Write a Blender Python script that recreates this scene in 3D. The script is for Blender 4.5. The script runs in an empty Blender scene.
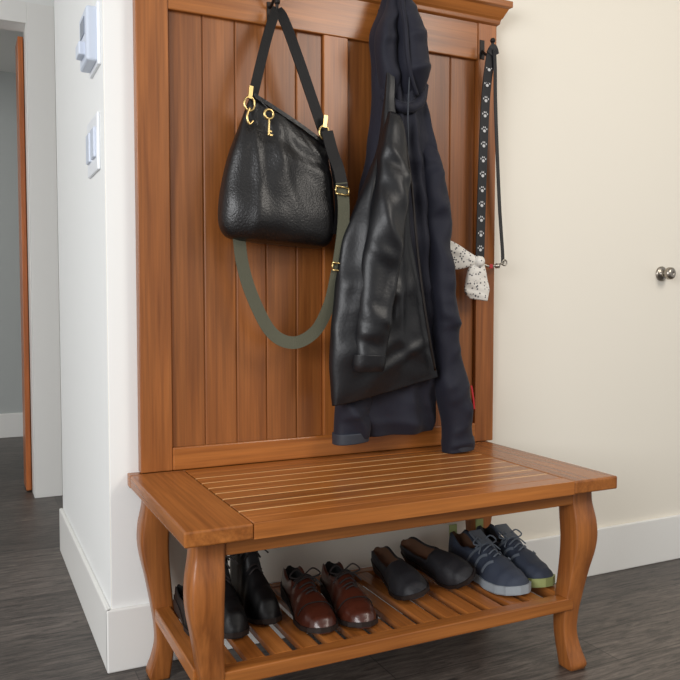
import bpy, math, random
from mathutils import Vector, Matrix, noise
random.seed(4)
S=bpy.context.scene
COL=S.collection
S.view_settings.view_transform='Standard'

def lin(r,g,b):
    def c(v):
        v/=255.0
        return v/12.92 if v<=.04045 else ((v+.055)/1.055)**2.4
    return (c(r),c(g),c(b),1)

# ------------------------------------------------------------ materials
def newmat(name):
    m=bpy.data.materials.new(name); m.use_nodes=True
    nt=m.node_tree; b=nt.nodes['Principled BSDF']
    return m,nt,b
def plain(name,col,rough=.5,metal=0,bump=0,bscale=200,spec=None,coat=0,var=0,sheen=0):
    m,nt,b=newmat(name)
    b.inputs['Base Color'].default_value=col
    b.inputs['Roughness'].default_value=rough
    b.inputs['Metallic'].default_value=metal
    b.inputs['Sheen Weight'].default_value=sheen
    if spec is not None: b.inputs['Specular IOR Level'].default_value=spec
    b.inputs['Coat Weight'].default_value=coat
    tc=nt.nodes.new('ShaderNodeTexCoord')
    n=nt.nodes.new('ShaderNodeTexNoise'); n.inputs['Scale'].default_value=bscale; n.inputs['Detail'].default_value=4
    nt.links.new(tc.outputs['Object'],n.inputs['Vector'])
    if bump:
        bp=nt.nodes.new('ShaderNodeBump'); bp.inputs['Strength'].default_value=bump; bp.inputs['Distance'].default_value=.002
        nt.links.new(n.outputs['Fac'],bp.inputs['Height']); nt.links.new(bp.outputs['Normal'],b.inputs['Normal'])
    if var:
        mx=nt.nodes.new('ShaderNodeMix'); mx.data_type='RGBA'
        mx.inputs[6].default_value=[c*(1-var) for c in col[:3]]+[1]
        mx.inputs[7].default_value=[min(1,c*(1+var)) for c in col[:3]]+[1]
        nt.links.new(n.outputs['Fac'],mx.inputs[0]); nt.links.new(mx.outputs[2],b.inputs['Base Color'])
    return m
def wood(name,axis,dark,light,rough=.32,vary=.25):
    m,nt,b=newmat(name)
    tc=nt.nodes.new('ShaderNodeTexCoord'); mp=nt.nodes.new('ShaderNodeMapping')
    sc=[20,20,20]; sc[axis]=1.1
    mp.inputs['Scale'].default_value=sc
    geo=nt.nodes.new('ShaderNodeNewGeometry')
    mul=nt.nodes.new('ShaderNodeVectorMath'); mul.operation='SCALE'
    mul.inputs[0].default_value=(13.1,7.7,5.3)
    nt.links.new(geo.outputs['Random Per Island'],mul.inputs['Scale'])
    add=nt.nodes.new('ShaderNodeVectorMath'); add.operation='ADD'
    nt.links.new(tc.outputs['Object'],add.inputs[0]); nt.links.new(mul.outputs[0],add.inputs[1])
    nt.links.new(add.outputs[0],mp.inputs['Vector'])
    n=nt.nodes.new('ShaderNodeTexNoise'); n.inputs['Scale'].default_value=1.2; n.inputs['Detail'].default_value=7; n.inputs['Distortion'].default_value=.9
    nt.links.new(mp.outputs[0],n.inputs['Vector'])
    cr=nt.nodes.new('ShaderNodeValToRGB')
    cr.color_ramp.elements[0].position=.26; cr.color_ramp.elements[0].color=dark
    cr.color_ramp.elements[1].position=.72; cr.color_ramp.elements[1].color=light
    nt.links.new(n.outputs['Fac'],cr.inputs[0])
    mp2=nt.nodes.new('ShaderNodeMapping'); s2=[150,150,150]; s2[axis]=4; mp2.inputs['Scale'].default_value=s2
    nt.links.new(add.outputs[0],mp2.inputs['Vector'])
    n2=nt.nodes.new('ShaderNodeTexNoise'); n2.inputs['Scale'].default_value=1; n2.inputs['Detail'].default_value=3
    nt.links.new(mp2.outputs[0],n2.inputs['Vector'])
    mr=nt.nodes.new('ShaderNodeMapRange'); mr.inputs[1].default_value=.3; mr.inputs[2].default_value=.7; mr.inputs[3].default_value=.80; mr.inputs[4].default_value=1.12
    nt.links.new(n2.outputs['Fac'],mr.inputs[0])
    mr2=nt.nodes.new('ShaderNodeMapRange'); mr2.inputs[3].default_value=1-vary; mr2.inputs[4].default_value=1+vary*.5
    nt.links.new(geo.outputs['Random Per Island'],mr2.inputs[0])
    mm=nt.nodes.new('ShaderNodeMath'); mm.operation='MULTIPLY'
    nt.links.new(mr.outputs[0],mm.inputs[0]); nt.links.new(mr2.outputs[0],mm.inputs[1])
    hsv=nt.nodes.new('ShaderNodeVectorMath'); hsv.operation='SCALE'
    nt.links.new(cr.outputs[0],hsv.inputs[0]); nt.links.new(mm.outputs[0],hsv.inputs['Scale'])
    nt.links.new(hsv.outputs[0],b.inputs['Base Color'])
    b.inputs['Roughness'].default_value=rough
    bp=nt.nodes.new('ShaderNodeBump'); bp.inputs['Strength'].default_value=.10; bp.inputs['Distance'].default_value=.001
    nt.links.new(n2.outputs['Fac'],bp.inputs['Height']); nt.links.new(bp.outputs['Normal'],b.inputs['Normal'])
    return m
WD=lin(136,77,32); WL=lin(183,114,55)
wood_x=wood('wood_grain_x',0,WD,WL,.26,vary=.18); wood_y=wood('wood_grain_y',1,WD,WL,.26,vary=.18); wood_z=wood('wood_grain_z',2,lin(128,72,31),lin(170,104,51),vary=.15)
wood_pl=wood('wood_planks',2,lin(120,68,31),lin(158,97,48),.34,.14)
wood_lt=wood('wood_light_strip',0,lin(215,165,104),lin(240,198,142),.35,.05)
wood_door=wood('wood_door',2,lin(160,85,38),lin(200,115,58))
m_wall=plain('wall_paint',lin(236,230,217),.75,bump=.05,bscale=300)
m_wallc=plain('wall_paint_cool',lin(238,239,237),.75,bump=.05,bscale=300)
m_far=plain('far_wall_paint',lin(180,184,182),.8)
m_trim=plain('trim_white',lin(237,236,232),.4)
m_plastic=plain('white_plastic',lin(240,243,247),.35)
m_thermo=plain('thermostat_plastic',lin(204,212,226),.4)
m_grey=plain('grey_plastic',lin(118,128,144),.4)
m_iron=plain('black_iron',lin(34,28,25),.5,.5)
m_gold=plain('brass_gold',lin(206,180,122),.28,1)
m_nickel=plain('satin_nickel',lin(165,158,148),.3,1)
m_leather=plain('black_leather',lin(17,16,17),.36,bump=.6,bscale=200,coat=.05)
m_strap=plain('black_strap_leather',lin(20,19,20),.55,bump=.3,bscale=220,spec=.25)
m_lining=plain('dark_lining',lin(10,9,9),.8)
m_olive=plain('olive_webbing',lin(84,84,68),.8,bump=.6,bscale=500)
m_navy=plain('navy_fabric',lin(27,28,40),.68,bump=.3,bscale=350,var=.15,spec=.3,sheen=.05)
m_vest=plain('black_coat_leather',lin(17,18,22),.42,bump=.3,bscale=120,spec=.45)
m_cuff=plain('slate_cuff',lin(44,49,58),.6,bump=.3,bscale=300)
m_leash=plain('black_webbing',lin(18,18,22),.6,bump=.4,bscale=500)
m_white=plain('white_print',lin(195,195,195),.6)
m_red=plain('red_plastic',lin(170,35,40),.5)
m_brown=plain('brown_leather',lin(70,32,21),.32,bump=.25,bscale=160,coat=.2,var=.3)
m_brownsole=plain('dark_sole',lin(30,20,16),.6)
m_black=plain('black_shoe_leather',lin(13,12,13),.5,bump=.2,bscale=150,spec=.35)
m_moc=plain('charcoal_suede',lin(34,34,38),.6,bump=.4,bscale=200)
m_mocin=plain('brown_insole',lin(96,66,46),.7)
m_snk=plain('sneaker_mesh_navy',lin(50,58,74),.65,bump=.8,bscale=600,var=.25)
m_snkg=plain('sneaker_panel_grey',lin(98,106,116),.6)
m_sole=plain('sneaker_sole_grey',lin(146,154,160),.6)
m_lime=plain('sneaker_sole_lime',lin(150,158,100),.6)
m_lace=plain('laces_dark',lin(30,22,20),.8)

m_dots,nt,b=newmat('dotted_cloth')
tc=nt.nodes.new('ShaderNodeTexCoord'); vo=nt.nodes.new('ShaderNodeTexVoronoi'); vo.inputs['Scale'].default_value=105
cr=nt.nodes.new('ShaderNodeValToRGB'); cr.color_ramp.elements[0].position=.24; cr.color_ramp.elements[0].color=lin(60,60,70); cr.color_ramp.elements[1].position=.32; cr.color_ramp.elements[1].color=lin(228,224,216)
nt.links.new(tc.outputs['Object'],vo.inputs['Vector']); nt.links.new(vo.outputs['Distance'],cr.inputs[0]); nt.links.new(cr.outputs[0],b.inputs['Base Color']); b.inputs['Roughness'].default_value=.8

m_floor,nt,b=newmat('vinyl_plank_floor')
tc=nt.nodes.new('ShaderNodeTexCoord')
br=nt.nodes.new('ShaderNodeTexBrick'); br.inputs['Scale'].default_value=1
br.inputs['Brick Width'].default_value=1.2; br.inputs['Row Height'].default_value=.17; br.inputs['Mortar Size'].default_value=.0018
br.inputs['Color1'].default_value=(.75,.75,.75,1); br.inputs['Color2'].default_value=(1.2,1.2,1.2,1); br.inputs['Mortar'].default_value=(.3,.3,.3,1)
nt.links.new(tc.outputs['Object'],br.inputs['Vector'])
mp=nt.nodes.new('ShaderNodeMapping'); mp.inputs['Scale'].default_value=(5,45,1); nt.links.new(tc.outputs['Object'],mp.inputs['Vector'])
n=nt.nodes.new('ShaderNodeTexNoise'); n.inputs['Scale'].default_value=1.5; n.inputs['Detail'].default_value=9; n.inputs['Roughness'].default_value=.8; n.inputs['Distortion'].default_value=.8
nt.links.new(mp.outputs[0],n.inputs['Vector'])
cr=nt.nodes.new('ShaderNodeValToRGB'); cr.color_ramp.elements[0].position=.38; cr.color_ramp.elements[0].color=lin(40,36,34); cr.color_ramp.elements[1].position=.67; cr.color_ramp.elements[1].color=lin(120,110,102)
nt.links.new(n.outputs['Fac'],cr.inputs[0])
mx=nt.nodes.new('ShaderNodeMix'); mx.data_type='RGBA'; mx.blend_type='MULTIPLY'; mx.inputs[0].default_value=1
nt.links.new(cr.outputs[0],mx.inputs[6]); nt.links.new(br.outputs['Color'],mx.inputs[7]); nt.links.new(mx.outputs[2],b.inputs['Base Color'])
b.inputs['Roughness'].default_value=.42
bp=nt.nodes.new('ShaderNodeBump'); bp.inputs['Strength'].default_value=.25; bp.inputs['Distance'].default_value=.002
nt.links.new(n.outputs['Fac'],bp.inputs['Height']); nt.links.new(bp.outputs['Normal'],b.inputs['Normal'])

# ------------------------------------------------------------ helpers
def empty(name,loc=(0,0,0)):
    e=bpy.data.objects.new(name,None); e.location=loc; e.empty_display_size=.05; COL.objects.link(e); return e
def mesh(name,V,Fc,mats,parent=None,mi=None,smooth=False,bevel=0,sub=0,seg=2):
    me=bpy.data.meshes.new(name); me.from_pydata([tuple(v) for v in V],[],Fc); me.update()
    if not isinstance(mats,(list,tuple)): mats=[mats]
    for m in mats: me.materials.append(m)
    if mi:
        for p,i in zip(me.polygons,mi): p.material_index=i
    if smooth:
        for p in me.polygons: p.use_smooth=True
    o=bpy.data.objects.new(name,me); COL.objects.link(o)
    if parent: o.parent=parent
    if bevel:
        b=o.modifiers.new('b','BEVEL'); b.width=bevel; b.segments=seg; b.limit_method='ANGLE'
    if sub:
        s=o.modifiers.new('s','SUBSURF'); s.levels=sub; s.render_levels=sub
    return o
def boxes(name,L,mat,parent=None,bevel=.002,seg=2):
    V=[];Fc=[]
    for x0,x1,y0,y1,z0,z1 in L:
        n=len(V)
        V+=[(x0,y0,z0),(x1,y0,z0),(x1,y1,z0),(x0,y1,z0),(x0,y0,z1),(x1,y0,z1),(x1,y1,z1),(x0,y1,z1)]
        Fc+=[[n+i for i in f] for f in [(0,3,2,1),(4,5,6,7),(0,1,5,4),(1,2,6,5),(2,3,7,6),(3,0,4,7)]]
    return mesh(name,V,Fc,mat,parent,bevel=bevel,seg=seg)
def cat(P,n):
    P=[Vector(p) for p in P]; out=[]
    Q=[P[0]*2-P[1]]+P+[P[-1]*2-P[-2]]
    for i in range(1,len(Q)-2):
        for k in range(n):
            t=k/n; a,b_,c,d=Q[i-1],Q[i],Q[i+1],Q[i+2]
            out.append(.5*((2*b_)+(c-a)*t+(2*a-5*b_+4*c-d)*t*t+(3*b_-a-3*c+d)*t**3))
    out.append(P[-1]); return out
def ribbon(name,P,w,mat,parent,normal=(0,-1,0),th=.0025,n=8,tw=None):
    pts=cat(P,n); V=[];Fc=[]; N0=Vector(normal)
    for i,p in enumerate(pts):
        T=(pts[min(i+1,len(pts)-1)]-pts[max(i-1,0)]).normalized()
        N=N0
        if tw:
            a=tw(i/(len(pts)-1)); N=Matrix.Rotation(a,3,'Z')@N0
        W=T.cross(N).normalized(); N=W.cross(T).normalized()
        ww=w(i/(len(pts)-1)) if callable(w) else w
        for s,q in ((-1,1),(1,1),(1,-1),(-1,-1)):
            V.append(p+W*(ww/2*s)+N*(th/2*q))
    for i in range(len(pts)-1):
        for k in range(4):
            a=i*4+k; b_=i*4+(k+1)%4
            Fc.append([a,b_,b_+4,a+4])
    e=(len(pts)-1)*4
    Fc+=[[3,2,1,0],[e,e+1,e+2,e+3]]
    return mesh(name,V,Fc,mat,parent,smooth=False)
def tube(name,P,r,mat,parent,n=6,k=10,closed=False):
    pts=cat(P,n) if not closed else [Vector(p) for p in P]
    V=[];Fc=[]; up=Vector((0.13,.2,.97)).normalized(); m=len(pts)
    for i,p in enumerate(pts):
        if closed: T=(pts[(i+1)%m]-pts[(i-1)%m]).normalized()
        else: T=(pts[min(i+1,m-1)]-pts[max(i-1,0)]).normalized()
        A=T.cross(up)
        if A.length<.1: A=T.cross(Vector((0,1,0)))
        A.normalize(); B=A.cross(T)
        rr=r(i/(m-1)) if callable(r) else r
        for j in range(k):
            a=2*math.pi*j/k; V.append(p+A*math.cos(a)*rr+B*math.sin(a)*rr)
    for i in range(m if closed else m-1):
        for j in range(k):
            a=i*k+j;b_=i*k+(j+1)%k; c=((i+1)%m)*k+(j+1)%k; d=((i+1)%m)*k+j
            Fc.append([a,b_,c,d])
    if not closed:
        Fc.append(list(range(k))[::-1]); Fc.append([(m-1)*k+j for j in range(k)])
    return mesh(name,V,Fc,mat,parent,smooth=True)
def ring(name,c,R_,r,mat,parent,nrm=(0,1,0),sx=1,sz=1):
    N=Vector(nrm).normalized(); A=N.orthogonal().normalized()
    if abs(N.y)>.9: A=Vector((1,0,0))
    B=N.cross(A)
    P=[Vector(c)+A*math.cos(2*math.pi*i/24)*R_*sx+B*math.sin(2*math.pi*i/24)*R_*sz for i in range(24)]
    return tube(name,P,r,mat,parent,k=8,closed=True)
def lathe(name,prof,c,axis,mat,parent,k=28):
    A=Vector(axis).normalized(); B=A.orthogonal().normalized(); D=A.cross(B); V=[];Fc=[]
    for (d,r) in prof:
        for j in range(k):
            a=2*math.pi*j/k; V.append(Vector(c)+A*d+B*math.cos(a)*r+D*math.sin(a)*r)
    for i in range(len(prof)-1):
        for j in range(k):
            Fc.append([i*k+j,i*k+(j+1)%k,(i+1)*k+(j+1)%k,(i+1)*k+j])
    Fc.append(list(range(k))[::-1]); Fc.append([(len(prof)-1)*k+j for j in range(k)])
    return mesh(name,V,Fc,mat,parent,smooth=True)
def drape(name,rows,mat,parent,fold=None,nv=10,nu=72,pw=.75,seed=0,rough=.004,rs=14,edge=0):
    """rows: (xl,zl,xr,zr,yc,thick) top to bottom; closed flattened tube of cloth"""
    A=cat([Vector((r[0],r[1],r[4])) for r in rows],nv); B=cat([Vector((r[2],r[3],r[5])) for r in rows],nv)
    V=[];Fc=[];m=len(A)
    for i in range(m):
        v=i/(m-1); l=A[i].copy(); r=B[i].copy(); yc=l.z; th=max(r.z,.004)
        if edge:
            l.x+=edge*noise.noise(Vector((l.y*9,seed,1.1)))*2; r.x+=edge*noise.noise(Vector((r.y*9,seed,7.1)))*2
        for j in range(nu):
            a=2*math.pi*j/nu; c=math.cos(a); s=math.sin(a)
            u=.5+.5*c
            x=l.x+(r.x-l.x)*u; z=l.y+(r.y-l.y)*u
            y=yc-(th/2)*math.copysign(abs(s)**pw,s)
            wt=max(0,s)**.5 if s>0 else 0
            d=0
            if fold: d=fold(u,v,x,z)*wt
            d+=rough*wt*noise.noise(Vector((x*rs+seed,z*rs,seed*1.7)))*2
            V.append((x,y-d,z))
    for i in range(m-1):
        for j in range(nu):
            Fc.append([i*nu+j,(i+1)*nu+j,(i+1)*nu+(j+1)%nu,i*nu+(j+1)%nu])
    Fc.append(list(range(nu))); Fc.append([(m-1)*nu+j for j in range(nu)][::-1])
    return mesh(name,V,Fc,mat,parent,smooth=True)
def ridge(x,z,ax,az,s,rot=0.0):
    c=math.cos(rot); q=math.sin(rot); X=x*c-z*q; Z=x*q+z*c
    wx=.03*noise.noise(Vector((x*7,z*7,s+9.1)))
    n1=noise.noise(Vector(((X+wx)*ax,Z*az,s)))
    t=min(1,abs(n1)*3.0)
    return 1-t*t*(3-2*t)
def radial(x,z,px,pz,k,s,warp=2.2):
    """folds fanning out from a hanging point"""
    ph=(x-px)/max(.12,(pz-z))
    w=warp*noise.noise(Vector((ph*5,z*1.6,s)))
    am=.55+.9*noise.noise(Vector((ph*9,z*2.2,s+4)))
    q=.5+.5*math.sin(ph*k+w*2+s)
    return (q**1.6)*am

# ------------------------------------------------------------ room
YW=.025; XL=-.055
boxes('floor',[(-3,4.5,-5,4.2,-.05,0)],m_floor,bevel=0)
boxes('wall_back',[(XL+.0006,4.5,YW,YW+.12,0,2.6)],m_wall,bevel=0)
boxes('wall_left',[(XL,XL+.12,YW-.0006,1.14,0,2.6)],m_wallc,bevel=.003)
JX=-.086
boxes('wall_hall',[(JX,4.0,2.07,2.19,0,2.6),(-3,JX,2.07,2.19,2.32,2.6)],m_wallc,bevel=0)
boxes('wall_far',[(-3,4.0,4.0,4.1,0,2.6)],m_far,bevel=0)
boxes('ceiling',[(-3,4.5,-1.2,4.2,2.6,2.7)],m_trim,bevel=0)
def base(name,L):
    o=boxes(name,L,m_trim,bevel=.004); return o
base('baseboard_back',[(XL-.014,4.5,YW-.014,YW,0,.168)])
base('baseboard_left',[(XL-.014,XL,YW-.0138,1.14,0,.168)])
base('baseboard_far',[(-3,4,3.986,4.0,0,.175)])
boxes('trim_doorway',[(JX,JX+.125,2.05,2.07,0,2.42),(-3,JX,2.05,2.07,2.32,2.42),(JX-.006,JX,2.05,2.19,0,2.32)],m_trim,bevel=.002)
d=empty('wooden_bifold_door')
boxes('door_leaf',[(JX-.034,JX-.008,2.20,2.38,.008,2.30)],wood_door,d,bevel=.003)
boxes('door_leaf_back',[(JX-.005,JX+.020,2.20,2.38,.008,2.30)],wood_door,d,bevel=.003)
boxes('hinges',[(JX-.010,JX-.003,2.375,2.39,.3,.4),(JX-.010,JX-.003,2.375,2.39,1.9,2.0)],m_nickel,d,bevel=.001)

k=empty('door_knob')
lathe('rosette',[(0,.027),(.005,.027),(.008,.022),(.008,.011),(.022,.011),(.028,.018),(.036,.023),(.048,.022),(.054,.015),(.055,.006),(.0535,.005)],(1.93,YW,1.079),(0,-1,0),m_nickel,k)
t=empty('thermostat')
boxes('housing',[(XL-.034,XL-.004,.07,.20,1.600,1.740)],m_thermo,t,bevel=.007,seg=3)
boxes('back_plate',[(XL-.008,XL,.060,.210,1.590,1.750)],m_plastic,t,bevel=.002)
boxes('display',[(XL-.036,XL-.032,.10,.17,1.675,1.72)],m_grey,t,bevel=.001)
boxes('rocker_button',[(XL-.050,XL-.030,.10,.16,1.62,1.655)],m_thermo,t,bevel=.004)
s=empty('light_switch')
boxes('plate',[(XL-.008,XL,.09,.27,1.325,1.475)],m_plastic,s,bevel=.003)
boxes('rockers',[(XL-.015,XL-.006,.11,.165,1.36,1.44),(XL-.015,XL-.006,.195,.25,1.36,1.44)],m_thermo,s,bevel=.003)

# ------------------------------------------------------------ hall tree bench
H=empty('hall_tree_bench')
TOP=1.86
boxes('back_stiles',[(.020,.104,-.010,.0235,.527,TOP),(1.078,1.149,-.010,.0235,.527,TOP),(.548,.626,-.006,.020,.58,1.735)],wood_z,H,bevel=.0025)
boxes('back_rails',[(.1045,1.0775,-.009,.0235,1.733,TOP),(.1045,1.0775,-.012,.0235,.527,.588)],wood_x,H,bevel=.003)
pl=[]
e=[.105,.198,.288,.376,.467,.548]
for a,b_ in zip(e,e[1:]): pl.append((a,b_,.004,.018,.58,1.74))
e=[.626,.717,.806,.895,.984,1.078]
for a,b_ in zip(e,e[1:]): pl.append((a,b_,.004,.018,.58,1.74))
boxes('back_planks',pl,wood_pl,H,bevel=.0042,seg=2)
prof=[(-.010,1.845),(-.018,1.850),(-.020,1.862),(-.026,1.868),(-.036,1.885),(-.040,1.892),(-.050,1.896),(-.050,1.915),(.0235,1.915),(.0235,1.845)]
V=[];Fc=[]
for side in (0,1):
    for (y,z) in prof:
        ext=max(0,-y-.010)*.8
        x=(.020-ext) if side==0 else (1.149+ext)
        V.append((x,y,z))
n=len(prof)
for i in range(n): Fc.append([i,(i+1)%n,n+(i+1)%n,n+i])
Fc.append(list(range(n))[::-1]); Fc.append([n+i for i in range(n)])
mesh('crown_moulding',V,Fc,wood_x,H,bevel=.0015)
ZT=.525; TH=.034; YF=-.565; XR=1.130
boxes('seat_end_boards',[(-.009,.135,YF,-.0125,ZT-TH,ZT),(.986,XR,YF,-.0125,ZT-TH,ZT)],wood_y,H,bevel=.005,seg=3)
boxes('seat_back_edge',[(-.009,XR,-.0120,.0235,ZT-TH,ZT)],wood_x,H,bevel=.002)
sl=[(.136,.985,YF,-.521,ZT-TH,ZT),(.136,.985,-.06,-.0125,ZT-TH,ZT)]
N=8; y0=-.5205; wdt=(.5205-.0605)/N
st=[]
for i in range(N): sl.append((.1365,.9845,y0+i*wdt+.0030,y0+(i+1)*wdt-.0030,ZT-.022,ZT-.0006))
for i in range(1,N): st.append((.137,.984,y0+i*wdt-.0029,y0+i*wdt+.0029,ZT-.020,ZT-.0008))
boxes('seat_slats',sl,wood_x,H,bevel=.0008,seg=1)
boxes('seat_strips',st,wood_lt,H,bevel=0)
boxes('apron',[(.09,1.03,-.512,-.490,.448,ZT-TH),(.09,1.03,-.05,-.03,.448,ZT-TH)],wood_x,H,bevel=.003)
boxes('apron_sides',[(.038,.058,-.49,-.05,.448,ZT-TH),(1.052,1.072,-.49,-.05,.448,ZT-TH)],wood_y,H,bevel=.003)
def leg(name,cx,cy,sx,sy):
    pr=[(.491,.033,0),(.455,.033,.001),(.43,.034,.004),(.40,.036,.007),(.36,.036,.009),(.32,.034,.007),(.27,.030,.001),(.21,.027,-.006),(.15,.0245,-.012),(.10,.023,-.013),(.06,.0245,-.008),(.03,.027,-.002),(.012,.028,.001),(0,.025,0)]
    P=cat([Vector(p) for p in pr],4); V=[];Fc=[]
    cs=[(1,.78),(.93,.93),(.78,1)]
    ringp=[]
    for qx,qy in ((1,1),(-1,1),(-1,-1),(1,-1)):
        c=[(qx*a,qy*b_) for a,b_ in cs]
        if qx*qy<0: c=c[::-1]
        ringp+=c
    k=len(ringp)
    for z,h,o in P:
        for a,b_ in ringp: V.append((cx+sx*o+a*h,cy+sy*o+b_*h,z))
    for i in range(len(P)-1):
        for j in range(k): Fc.append([i*k+j,(i+1)*k+j,(i+1)*k+(j+1)%k,i*k+(j+1)%k])
    Fc.append(list(range(k))); Fc.append([(len(P)-1)*k+j for j in range(k)][::-1])
    return mesh(name,V,Fc,wood_z,H,smooth=True)
leg('leg_front_left',.058,-.486,-1,-1); leg('leg_front_right',1.060,-.482,1,-1)
leg('leg_back_left',.050,-.055,-1,1); leg('leg_back_right',1.060,-.055,1,1)
SZ=.195
boxes('shelf_rails',[(.065,1.048,-.500,-.462,.162,SZ),(.065,1.048,-.085,-.050,.162,SZ)],wood_x,H,bevel=.003)
boxes('shelf_sides',[(.034,.074,-.461,-.09,.162,SZ),(1.030,1.070,-.461,-.09,.162,SZ)],wood_y,H,bevel=.003)
L=[];x=.090
while x+.042<1.028:
    L.append((x,x+.042,-.4615,-.0855,.176,SZ-.001)); x+=.0648
boxes('shelf_slats',L,wood_y,H,bevel=.002)
boxes('shelf_cleats',[(.078,1.026,-.4615,-.44,.163,.1755),(.078,1.026,-.107,-.0855,.163,.1755)],wood_x,H,bevel=.001)
def hook(name,x,z,up=False):
    h=empty(name)
    h.parent=H
    boxes('hook_plate',[(x-.009,x+.009,-.0125,-.009,z-.030,z+.030)],m_iron,h,bevel=.002)
    tube('hook_arm',[(x,-.012,z-.005),(x,-.035,z-.022),(x,-.060,z-.012),(x,-.066,z+.008)],.0045,m_iron,h)
    lathe('hook_tip',[(-.008,.002),(-.005,.007),(0,.0085),(.005,.007),(.008,.002)],(x,-.066,z+.012),(0,0,1),m_iron,h,k=14)
    if up:
        tube('hook_upper',[(x,-.012,z+.015),(x,-.035,z+.022),(x,-.060,z+.040),(x,-.066,z+.058)],.0045,m_iron,h)
        lathe('hook_upper_tip',[(-.008,.002),(-.005,.007),(0,.0085),(.005,.007),(.008,.002)],(x,-.066,z+.062),(0,0,1),m_iron,h,k=14)
hook('hook_a',.384,1.765,True); hook('hook_b',.73,1.80); hook('hook_c',1.092,1.765); hook('hook_d',.062,1.80)

# ------------------------------------------------------------ handbag
B=empty('leather_handbag')
rows=[(.302,1.519,.512,1.405,-.09,.028),(.290,1.492,.517,1.392,-.09,.050),(.268,1.43,.522,1.355,-.088,.085),(.242,1.36,.530,1.31,-.085,.105),(.223,1.28,.535,1.25,-.083,.12),(.215,1.215,.537,1.19,-.083,.13),(.218,1.172,.531,1.150,-.083,.12),(.234,1.146,.514,1.128,-.083,.085),(.262,1.136,.49,1.122,-.083,.035)]
def bf(u,v,x,z):
    a=.010*radial(x,z,.30,1.60,16,2.2)*min(1,v*3)*(1-v*.5)
    a-=.008*math.exp(-((v-.20-.12*u)**2)/.003)
    a+=.006*math.exp(-((u-.3-.3*v)**2)/.01)
    a+=.005*ridge(x,z,3,7,7.7,.3)*(v>.3)*min(1,(v-.3)*4)
    return a
drape('body',rows,m_leather,B,bf,nv=10,nu=110,pw=.6,seed=3,rough=.004,rs=12)
ribbon('rim',[(.302,-.108,1.512),(.36,-.116,1.480),(.43,-.118,1.443),(.512,-.108,1.400)],.010,m_leather,B,th=.006)
ribbon('side_gusset',[(.515,-.12,1.38),(.527,-.128,1.30),(.532,-.128,1.22),(.528,-.12,1.16)],.012,m_leather,B,th=.008)
ribbon('handle_front',[(.298,-.105,1.50),(.318,-.105,1.58),(.346,-.09,1.67),(.374,-.072,1.742),(.384,-.064,1.757)],.026,m_strap,B,th=.004)
ribbon('handle_back',[(.384,-.064,1.757),(.400,-.074,1.73),(.430,-.09,1.64),(.468,-.10,1.53),(.500,-.105,1.44),(.507,-.108,1.405)],.030,m_strap,B,th=.004)
for cx,cz in ((.286,1.485),(.497,1.432)):
    ring('clip_ring',(cx,-.120,cz),.014,.003,m_gold,B,sz=1.3)
    ribbon('clip_bar',[(cx+.004,-.122,cz+.045),(cx,-.122,cz+.013)],.011,m_gold,B,th=.005)
tube('clip_hook',[(.286,-.124,1.475),(.277,-.126,1.452),(.283,-.126,1.432),(.295,-.124,1.442)],.0032,m_gold,B)
ring('key_bow',(.330,-.143,1.458),.012,.0036,m_gold,B)
tube('key_stem',[(.330,-.144,1.446),(.329,-.146,1.425),(.328,-.147,1.402)],.0032,m_gold,B)
boxes('key_bit',[(.328,.339,-.149,-.145,1.402,1.407),(.328,.336,-.149,-.145,1.411,1.416)],m_gold,B,bevel=.0005)
tube('key_cord',[(.300,-.118,1.505),(.315,-.132,1.49),(.329,-.143,1.470)],.0018,m_leather,B)
ribbon('strap_upper',[(.503,-.125,1.435),(.513,-.137,1.38),(.526,-.150,1.33),(.534,-.155,1.285)],.034,m_strap,B,th=.004)
ribbon('shoulder_strap',[(.532,-.155,1.295),(.540,-.152,1.24),(.542,-.145,1.18),(.535,-.14,1.11),(.524,-.135,1.04),(.508,-.125,.965),(.474,-.11,.895),(.415,-.10,.865),(.355,-.09,.893),(.305,-.085,.985),(.275,-.085,1.08),(.260,-.095,1.19)],.034,m_olive,B,th=.003,n=10)
ribbon('strap_second',[(.542,-.148,1.27),(.552,-.14,1.20),(.546,-.135,1.12),(.533,-.13,1.05)],.018,m_olive,B,th=.003)
for (cx,cz,yy) in ((.532,1.275,-.160),(.529,1.072,-.145)):
    w=.019;h=.010
    P=[(cx-w,yy,cz-h),(cx+w,yy,cz-h-.004),(cx+w,yy,cz+h-.004),(cx-w,yy,cz+h)]
    for i in range(4): tube('buckle_bar',[P[i],P[(i+1)%4]],.0024,m_gold,B,n=2)

# ------------------------------------------------------------ jacket
J=empty('hooded_jacket')
def jf(u,v,x,z):
    k=min(1,v*4)
    return k*(.036*radial(x,z,.73,1.95,55,1.3)+.010*ridge(x,z,9,4,5.1,-.5)+.006*ridge(x,z,6,12,2.2,.2))
rows=[(.722,1.87,.748,1.87,-.050,.03),(.705,1.81,.770,1.81,-.053,.06),(.672,1.73,.800,1.73,-.055,.08),(.680,1.64,.815,1.64,-.056,.08),(.675,1.52,.846,1.52,-.060,.085),(.655,1.40,.868,1.40,-.062,.09),(.635,1.26,.896,1.26,-.062,.095),(.62,1.08,.902,1.08,-.062,.095),(.61,.90,.900,.90,-.062,.095),(.61,.75,.893,.75,-.060,.09),(.63,.64,.888,.63,-.058,.085),(.65,.588,.876,.590,-.056,.07)]
drape('body',rows,m_navy,J,jf,nv=9,nu=170,seed=1,rough=.006,edge=.006)
def hf(u,v,x,z): return (.012*ridge(x,z,8,3,8.8,.5)+.010*ridge(x,z,5,11,3.1,-.4))*min(1,v*5)*min(1,(1-v)*5)
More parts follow.
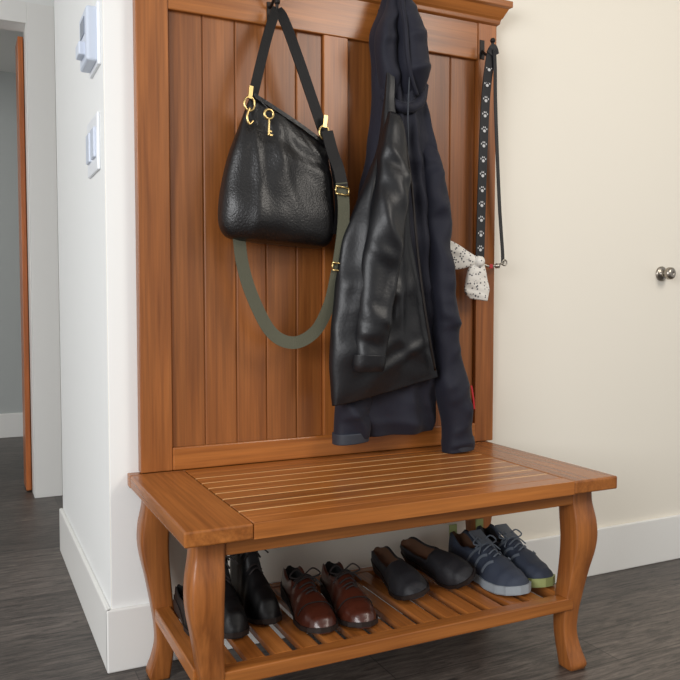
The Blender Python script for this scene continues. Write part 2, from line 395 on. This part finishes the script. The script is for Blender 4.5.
rows=[(.730,1.878,.744,1.880,-.085,.02),(.728,1.835,.766,1.830,-.10,.05),(.722,1.785,.794,1.775,-.11,.09),(.720,1.73,.812,1.72,-.115,.11),(.724,1.67,.816,1.655,-.115,.11),(.735,1.615,.812,1.60,-.108,.085),(.750,1.565,.802,1.550,-.098,.03)]
drape('hood_right',rows,m_navy,J,hf,seed=5,nu=90,edge=.004)
rows=[(.722,1.872,.738,1.872,-.085,.02),(.704,1.81,.734,1.81,-.095,.045),(.674,1.745,.730,1.735,-.10,.06),(.668,1.68,.730,1.67,-.10,.065),(.678,1.61,.735,1.60,-.095,.055),(.700,1.545,.742,1.535,-.088,.025)]
drape('hood_left',rows,m_navy,J,hf,seed=6,nu=90,edge=.004)
tube('hood_rim',[(.736,-.112,1.868),(.730,-.138,1.80),(.727,-.160,1.73),(.733,-.160,1.66),(.752,-.150,1.60),(.778,-.135,1.560)],.007,m_navy,J)
tube('collar',[(.692,-.100,1.555),(.720,-.125,1.525),(.765,-.130,1.525),(.800,-.120,1.55),(.825,-.095,1.60)],.016,m_navy,J)
tube('drawcord',[(.742,-.155,1.60),(.738,-.155,1.50),(.743,-.150,1.38),(.740,-.147,1.30)],.0022,m_cuff,J)
def sf(u,v,x,z):
    k=min(1,v*5)
    return k*(.014*ridge(x,z,4,9,3.7,.55)+.012*ridge(x,z,8,2.5,6.1,-.2)+.007*ridge(x,z,5,16,9.4,-.3))
rows=[(.790,1.57,.835,1.57,-.060,.04),(.800,1.49,.853,1.49,-.068,.06),(.812,1.38,.874,1.38,-.082,.08),(.825,1.25,.900,1.25,-.094,.095),(.834,1.12,.907,1.11,-.102,.10),(.840,.99,.912,.99,-.108,.10),(.852,.87,.932,.87,-.11,.10),(.872,.74,.958,.745,-.11,.095),(.889,.62,.978,.63,-.108,.09),(.899,.545,.990,.560,-.106,.08),(.902,.525,.992,.540,-.106,.075)]
drape('sleeve_right',rows,m_navy,J,sf,nv=14,nu=90,seed=8,rough=.005,edge=.005)
rows=[(.899,.556,.991,.572,-.106,.098),(.900,.540,.994,.556,-.106,.096),(.903,.528,.994,.534,-.106,.09)]
drape('cuff_right',rows,m_cuff,J,None,seed=8,rough=.001)
ribbon('red_zip',[(.948,-.171,.73),(.956,-.171,.69),(.961,-.169,.66)],.004,m_red,J,th=.003)
rows=[(.57,.86,.66,.86,-.07,.05),(.562,.75,.662,.75,-.075,.07),(.553,.67,.657,.67,-.078,.075),(.548,.61,.652,.61,-.08,.07),(.547,.585,.648,.590,-.08,.065)]
drape('sleeve_left',rows,m_navy,J,sf,nv=10,seed=9,rough=.006)
rows=[(.545,.603,.652,.608,-.08,.088),(.545,.573,.650,.580,-.08,.083)]
drape('cuff_left',rows,m_cuff,J,None,seed=9,rough=.001)

G=empty('grey_scarf')
def gf(u,v,x,z): return .008*ridge(x,z,14,3,2)
rows=[(.905,1.02,.925,1.02,-.035,.02),(.905,.90,.945,.90,-.035,.03),(.91,.80,.968,.80,-.035,.035),(.92,.745,.964,.735,-.035,.03)]
drape('fabric',rows,plain('teal_grey_knit',lin(56,66,66),.85,bump=.5,bscale=300),G,gf,seed=11)

# ------------------------------------------------------------ black leather jacket
K=empty('black_leather_jacket')
def vf(u,v,x,z):
    k=min(1,v*3)
    a=.024*radial(x,z,.72,1.80,38,2.9)*(1-.5*v)*k+.010*ridge(x,z,4,6,15.2,.6)*k
    if v>.50:
        q=min(1,(v-.50)*8)
        a+=.007*ridge(x,z,3,9,19.4,-.35)*q+.005*ridge(x,z,9,7,23.4,.7)*q
    return a
rows=[(.690,1.76,.702,1.76,-.10,.012),(.683,1.60,.706,1.60,-.125,.02),(.674,1.49,.716,1.47,-.132,.03),(.640,1.38,.732,1.38,-.138,.045),(.603,1.287,.747,1.28,-.140,.055),(.562,1.19,.757,1.17,-.142,.06),(.537,1.119,.768,1.09,-.142,.065),(.520,1.0,.786,.99,-.142,.07),(.507,.898,.806,.90,-.142,.07),(.505,.80,.826,.82,-.14,.065),(.508,.73,.842,.785,-.138,.055),(.512,.692,.850,.758,-.137,.035)]
drape('body',rows,m_vest,K,vf,nv=11,nu=150,seed=12,rough=.006,rs=9,edge=.005)
def lf(u,v,x,z):
    k=min(1,v*5)*min(1,(1-v)*8+.3)
    return k*(.012*ridge(x,z,4,11,31.7,.5)+.009*ridge(x,z,7,6,35.1,-.5))
rows=[(.676,1.50,.715,1.49,-.150,.03),(.655,1.42,.730,1.41,-.160,.055),(.632,1.32,.728,1.31,-.168,.07),(.606,1.22,.712,1.20,-.172,.08),(.584,1.11,.694,1.09,-.174,.082),(.570,1.00,.676,.99,-.176,.08),(.560,.90,.662,.895,-.176,.076),(.556,.83,.650,.825,-.174,.07),(.556,.80,.646,.797,-.172,.06)]
drape('sleeve_front',rows,m_vest,K,lf,nv=12,nu=90,seed=14,rough=.006,rs=10,edge=.004)
rows=[(.552,.835,.654,.830,-.173,.088),(.552,.806,.651,.802,-.172,.084),(.556,.788,.647,.786,-.172,.07)]
drape('sleeve_front_cuff',rows,m_vest,K,None,seed=14,rough=.001)
tube('front_zip',[(.716,-.165,1.46),(.738,-.176,1.30),(.752,-.182,1.14),(.770,-.186,1.0),(.795,-.184,.87),(.822,-.172,.78)],.0035,m_iron,K)

# ------------------------------------------------------------ leash
E=empty('dog_leash')
PL=[(1.090,-.070,1.750),(1.086,-.060,1.715),(1.082,-.045,1.60),(1.077,-.040,1.40),(1.073,-.038,1.20),(1.070,-.038,1.095)]
ribbon('strand_paws',PL,.032,m_leash,E,th=.003)
ribbon('strand_plain',[(1.095,-.070,1.750),(1.106,-.060,1.70),(1.116,-.05,1.60),(1.128,-.045,1.45),(1.144,-.04,1.27),(1.158,-.038,1.14),(1.160,-.038,1.10)],.020,m_leash,E,th=.003,tw=lambda t:.5)
ribbon('loop_top',[(1.080,-.066,1.735),(1.092,-.070,1.754),(1.104,-.066,1.735)],.024,m_leash,E,th=.004)
V=[];Fc=[]
def ell(cx,cz,rx,rz,y):
    n=len(V)
    for j in range(10):
        a=2*math.pi*j/10; V.append((cx+rx*math.cos(a),y,cz+rz*math.sin(a)))
    Fc.append([n+j for j in range(10)])
pts=cat(PL,8)
def at(z):
    for a,b_ in zip(pts,pts[1:]):
        if a.z>=z>=b_.z:
            t=(a.z-z)/max(1e-6,a.z-b_.z); return a.lerp(b_,t)
    return pts[-1]
z=1.69
while z>1.12:
    p=at(z); y=p.y-.0026
    ell(p.x,z,.0055,.0048,y)
    for dx,dz in ((-.009,.006),(-.003,.011),(.003,.011),(.009,.006)): ell(p.x+dx,z+dz,.0020,.0030,y)
    z-=.046
mesh('paw_prints',V,Fc,m_white,E)
tube('leash_clip',[(1.070,-.040,1.10),(1.095,-.045,1.088),(1.13,-.045,1.090),(1.160,-.042,1.10)],.0042,m_nickel,E)
ring('leash_ring',(1.163,-.042,1.100),.009,.0026,m_nickel,E)
lathe('clip_swivel',[(0,.003),(.004,.008),(.014,.008),(.018,.003)],(1.125,-.045,1.089),(1,0,0),m_nickel,E,k=12)
boxes('red_tag',[(1.100,1.114,-.050,-.046,1.080,1.094)],m_red,E,bevel=.002)
D=empty('dotted_bandana')
def df(u,v,x,z): return .007*ridge(x,z,6,30,4.4,.3)
rows=[(.926,1.162,.942,1.088,-.05,.008),(.950,1.162,.960,1.076,-.052,.018),(.983,1.148,.988,1.076,-.054,.024),(1.015,1.130,1.018,1.084,-.055,.026),(1.045,1.116,1.042,1.088,-.055,.022)]
drape('left_wing',rows,m_dots,D,df,seed=21,rough=.004,nu=50)
rows=[(1.030,1.100,1.070,1.100,-.055,.022),(1.012,1.065,1.082,1.06,-.056,.022),(1.002,1.010,1.092,1.015,-.056,.018),(1.022,.986,1.084,.978,-.056,.010)]
drape('tail',rows,m_dots,D,df,seed=22,rough=.004,nu=50)
lathe('knot',[(-.016,.004),(-.012,.014),(0,.018),(.012,.014),(.016,.004)],(1.048,-.066,1.100),(1,0,.2),m_dots,D,k=16)

# ------------------------------------------------------------ shoes
def lerp_tab(tab,t):
    for a,b_ in zip(tab,tab[1:]):
        if t<=b_[0]:
            k=(t-a[0])/(b_[0]-a[0]); k=k*k*(3-2*k); return a[1]+(b_[1]-a[1])*k
    return tab[-1][1]
def shoe(name,x,y,yaw,L=.29,W=.096,mat=None,inner=None,sole=None,heel_h=.02,sole_t=.012,hs=1.0,lace=None,style='oxford',roll=0,dz=0):
    P=empty(name); P.location=(x,y,SZ+.0005+dz); P.rotation_euler=(0,roll,yaw)
    wt=[(0,.30),(.04,.55),(.15,.68),(.35,.68),(.55,.80),(.70,1.0),(.82,.96),(.92,.76),(.98,.45),(1,.22)]
    if style=='boot': ht=[(0,.17),(.05,.185),(.36,.19),(.44,.12),(.55,.082),(.75,.062),(.9,.05),(1,.022)]
    elif style=='moc': ht=[(0,.056),(.1,.062),(.3,.050),(.45,.054),(.55,.066),(.75,.056),(.9,.042),(1,.02)]
    elif style=='sneaker': ht=[(0,.095),(.08,.110),(.25,.080),(.40,.094),(.50,.098),(.65,.080),(.82,.062),(.93,.052),(1,.03)]
    else: ht=[(0,.070),(.08,.078),(.25,.062),(.38,.078),(.46,.085),(.60,.068),(.80,.052),(.93,.042),(1,.02)]
    op=.40 if style!='moc' else .50
    if style=='boot': op=.36
    ns=44; V=[];Fc=[];mi=[]
    K=21
    for i in range(ns+1):
        t=i/ns; w=W/2*lerp_tab(wt,t); h=lerp_tab(ht,t)*hs; zb=sole_t*.6+ heel_h*(1-min(1,max(0,(t-.2)/.35)))*.9
        yy=-(t*L)
        o=0
        if t<op: o=min(1,t/.06)*min(1,(op-t)/.05)
        for j in range(K):
            a=math.pi*j/(K-1); c=math.cos(a); s=math.sin(a)
            if style=='boot' and t<.45:
                px=w*math.copysign(abs(c)**.45,c)*(1-.12*s); pz=zb+(h-zb)*(s**.9)
            else:
                px=w*math.copysign(abs(c)**.65,c)*(1.04-.18*s); pz=zb+(h-zb)*(s**.8)
            if o>0:
                q=abs(2*j/(K-1)-1)
                if q>.45:
                    k2=(1-q)/.55
                    px=math.copysign(1,c)*w*(1.03-.22*k2**1.5) if style!='boot' else math.copysign(1,c)*w*(1.02-.10*k2)
                    if j==K//2: px=0
                    pz2=zb+(h-zb)*k2**.85
                else:
                    k2=q/.45
                    px=math.copysign(1,c)*w*(.70 if style!='boot' else .84)*k2**.8 if j!=K//2 else 0
                    fl=zb+.012
                    pz2=fl+(h-fl)*k2**2.2
                pz=pz+(pz2-pz)*o
            V.append((px,yy,pz))
    for i in range(ns):
        for j in range(K-1):
            a=i*K+j; Fc.append([a,a+1,a+K+1,a+K])
            t=(i+.5)/ns; q=abs(2*(j+.5)/(K-1)-1)
            mi.append(1 if (q<.42 and t<op-.01) else 0)
    Fc.append(list(range(K))[::-1]); mi.append(0)
    Fc.append([ns*K+j for j in range(K)]); mi.append(0)
    mesh('upper',V,Fc,[mat,inner or m_lining],P,mi=mi,smooth=True)
    V=[];Fc=[]; M=40
    per=[]
    for i in range(M+1):
        t=i/M; per.append((W/2*lerp_tab(wt,t)*1.09+.001,-(t*L)*1.01+.002,t))
    loop=[(w,y,t) for w,y,t in per]+[(-w,y,t) for w,y,t in per[::-1]]
    n=len(loop)
    for f in (0,.15,.85,1):
        for (w,yv,t) in loop:
            hz=sole_t+heel_h*(1-min(1,max(0,(t-.2)/.35)))
            lift=.010*max(0,(t-.75)/.25)**2
            V.append((w*(.96 if f==0 else 1),yv,lift+(hz)*f))
    for l in range(3):
        for i in range(n): Fc.append([l*n+i,l*n+(i+1)%n,(l+1)*n+(i+1)%n,(l+1)*n+i])
    for l,fl in ((0,1),(3,0)):
        for i in range(M):
            q=[l*n+i,l*n+i+1,l*n+n-2-i,l*n+n-1-i]
            Fc.append(q if not fl else q[::-1])
    mesh('sole',V,Fc,sole or m_brownsole,P,smooth=False)
    if lace:
        for i,t in enumerate((.44,.49,.54,.59,.64)):
            if style=='boot': t-=.06
            w=.026-.002*i; h=lerp_tab(ht,t)*hs
            tube('lace',[(-w,-t*L,h*.90),(-w*.4,-(t+.01)*L,h+.003),(w*.4,-(t-.005)*L,h+.004),(w,-t*L,h*.90)],.0024,lace,P,n=4,k=6)
        t=.44; h=lerp_tab(ht,t)*hs
        for sgn in (-1,1):
            tube('lace_bow',[(0,-t*L,h+.005),(sgn*.022,-(t)*L-.004,h+.022),(sgn*.040,-(t+.03)*L,h+.008),(sgn*.018,-(t+.05)*L,h+.003),(0,-t*L-.004,h+.006)],.0022,lace,P,n=5,k=6)
            tube('lace_end',[(0,-t*L,h+.005),(sgn*.020,-(t+.06)*L,h+.002),(sgn*.038,-(t+.10)*L,h-.014)],.0022,lace,P,n=5,k=6)
    if style in('oxford',):
        for t in (.74,):
            w=W/2*lerp_tab(wt,t); h=lerp_tab(ht,t)*hs; P2=[]
            for j in range(9):
                a=math.pi*(j/8)*.86+math.pi*.07
                c=math.cos(a);s2=math.sin(a)
                P2.append((w*math.copysign(abs(c)**.65,c)*(1.04-.18*s2)*1.01,-t*L-.008*s2,.012+(h-.012)*s2**.8+.0008))
            tube('toe_seam',P2,.0014,m_lining,P,n=3,k=5)
    if style=='sneaker':
        for sgn in (-1,1):
            for (t0,t1) in ((.50,.36),(.60,.50),(.70,.62)):
                P2=[]
                for q in (0,.33,.66,1):
                    t=t0+(t1-t0)*q; w=W/2*lerp_tab(wt,t); h=lerp_tab(ht,t)*hs
                    a=1.15-.95*q
                    P2.append((sgn*(w*math.cos(a)**.65*(1.04-.18*math.sin(a))+.0015),-t*L,.022+(h-.022)*math.sin(a)**.8+.001))
                ribbon('side_stripe',P2,.008,m_snkg,P,normal=(sgn,0,.6),th=.002,n=4)
        ribbon('tongue',[(0,-.32*L,.122),(0,-.40*L,.110),(0,-.50*L,.099)],.04,m_snkg,P,normal=(0,-.3,1),th=.007,n=4)
        ribbon('heel_tab',[(0,.001,.045),(0,.002,.085),(0,.003,.114)],.026,m_lime,P,normal=(0,1,0),th=.004,n=4)
    return P
shoe('brown_dress_shoe',.388,-.130,math.radians(-6),mat=m_brown,lace=m_lace,L=.305,W=.092)
shoe('brown_dress_shoe.001',.498,-.145,math.radians(-8),mat=m_brown,lace=m_lace,L=.305,W=.092)
shoe('black_boot',.172,-.100,math.radians(-2),mat=m_black,lace=m_lace,L=.27,W=.080,style='boot',hs=1.26)
shoe('black_boot.001',.262,-.060,math.radians(0),mat=m_black,lace=m_lace,L=.27,W=.080,style='boot',hs=1.28)
shoe('black_flat_shoe',.094,-.10,math.radians(0),mat=m_black,L=.23,W=.050,style='moc')
# the two slip-ons lean on one another
shoe('slip_on_shoe',.694,-.085,math.radians(-8),mat=m_moc,inner=m_mocin,L=.285,W=.094,style='moc',roll=math.radians(-14),dz=.012)
shoe('slip_on_shoe.001',.798,-.075,math.radians(6),mat=m_moc,inner=m_mocin,L=.28,W=.092,style='moc',roll=math.radians(-30),dz=.024)
shoe('running_shoe',.917,-.130,math.radians(2),mat=m_snk,inner=m_mocin,sole=m_sole,sole_t=.024,heel_h=.012,L=.315,W=.104,style='sneaker',lace=m_snkg)
shoe('running_shoe.001',1.024,-.115,math.radians(0),mat=m_snk,inner=m_moc,sole=m_lime,sole_t=.024,heel_h=.012,L=.315,W=.098,style='sneaker',lace=m_snkg)

# ------------------------------------------------------------ lights
def area(name,loc,tgt,size,power,col):
    l=bpy.data.lights.new(name,'AREA'); l.shape='RECTANGLE'; l.size=size[0]; l.size_y=size[1]; l.energy=power; l.color=col
    o=bpy.data.objects.new(name,l); COL.objects.link(o); o.location=loc
    o.rotation_euler=(Vector(tgt)-Vector(loc)).to_track_quat('-Z','Y').to_euler(); return o
area('window_light',(-2.7,-2.4,1.7),(.6,0,.9),(1.9,1.6),106,(.97,.98,1))
area('ceiling_lamp',(1.9,-2.4,2.5),(1.2,0,.8),(1.0,1.0),30,(1,.93,.84))
area('hall_lamp',(-1.2,3.0,2.5),(-1.2,3.2,0),(.5,.5),6,(1,.97,.92))
w=bpy.data.worlds.new('world'); S.world=w; w.use_nodes=True
w.node_tree.nodes['Background'].inputs[0].default_value=(1,.99,.975,1); w.node_tree.nodes['Background'].inputs[1].default_value=.58

cam=bpy.data.cameras.new('camera'); cam.sensor_width=36; cam.lens=36*776/680; cam.clip_start=.01
co=bpy.data.objects.new('camera',cam); COL.objects.link(co); co.location=(-.386,-2.045,.975)
co.rotation_euler=(math.radians(90-2.8),0,math.radians(-25.8))
S.camera=co
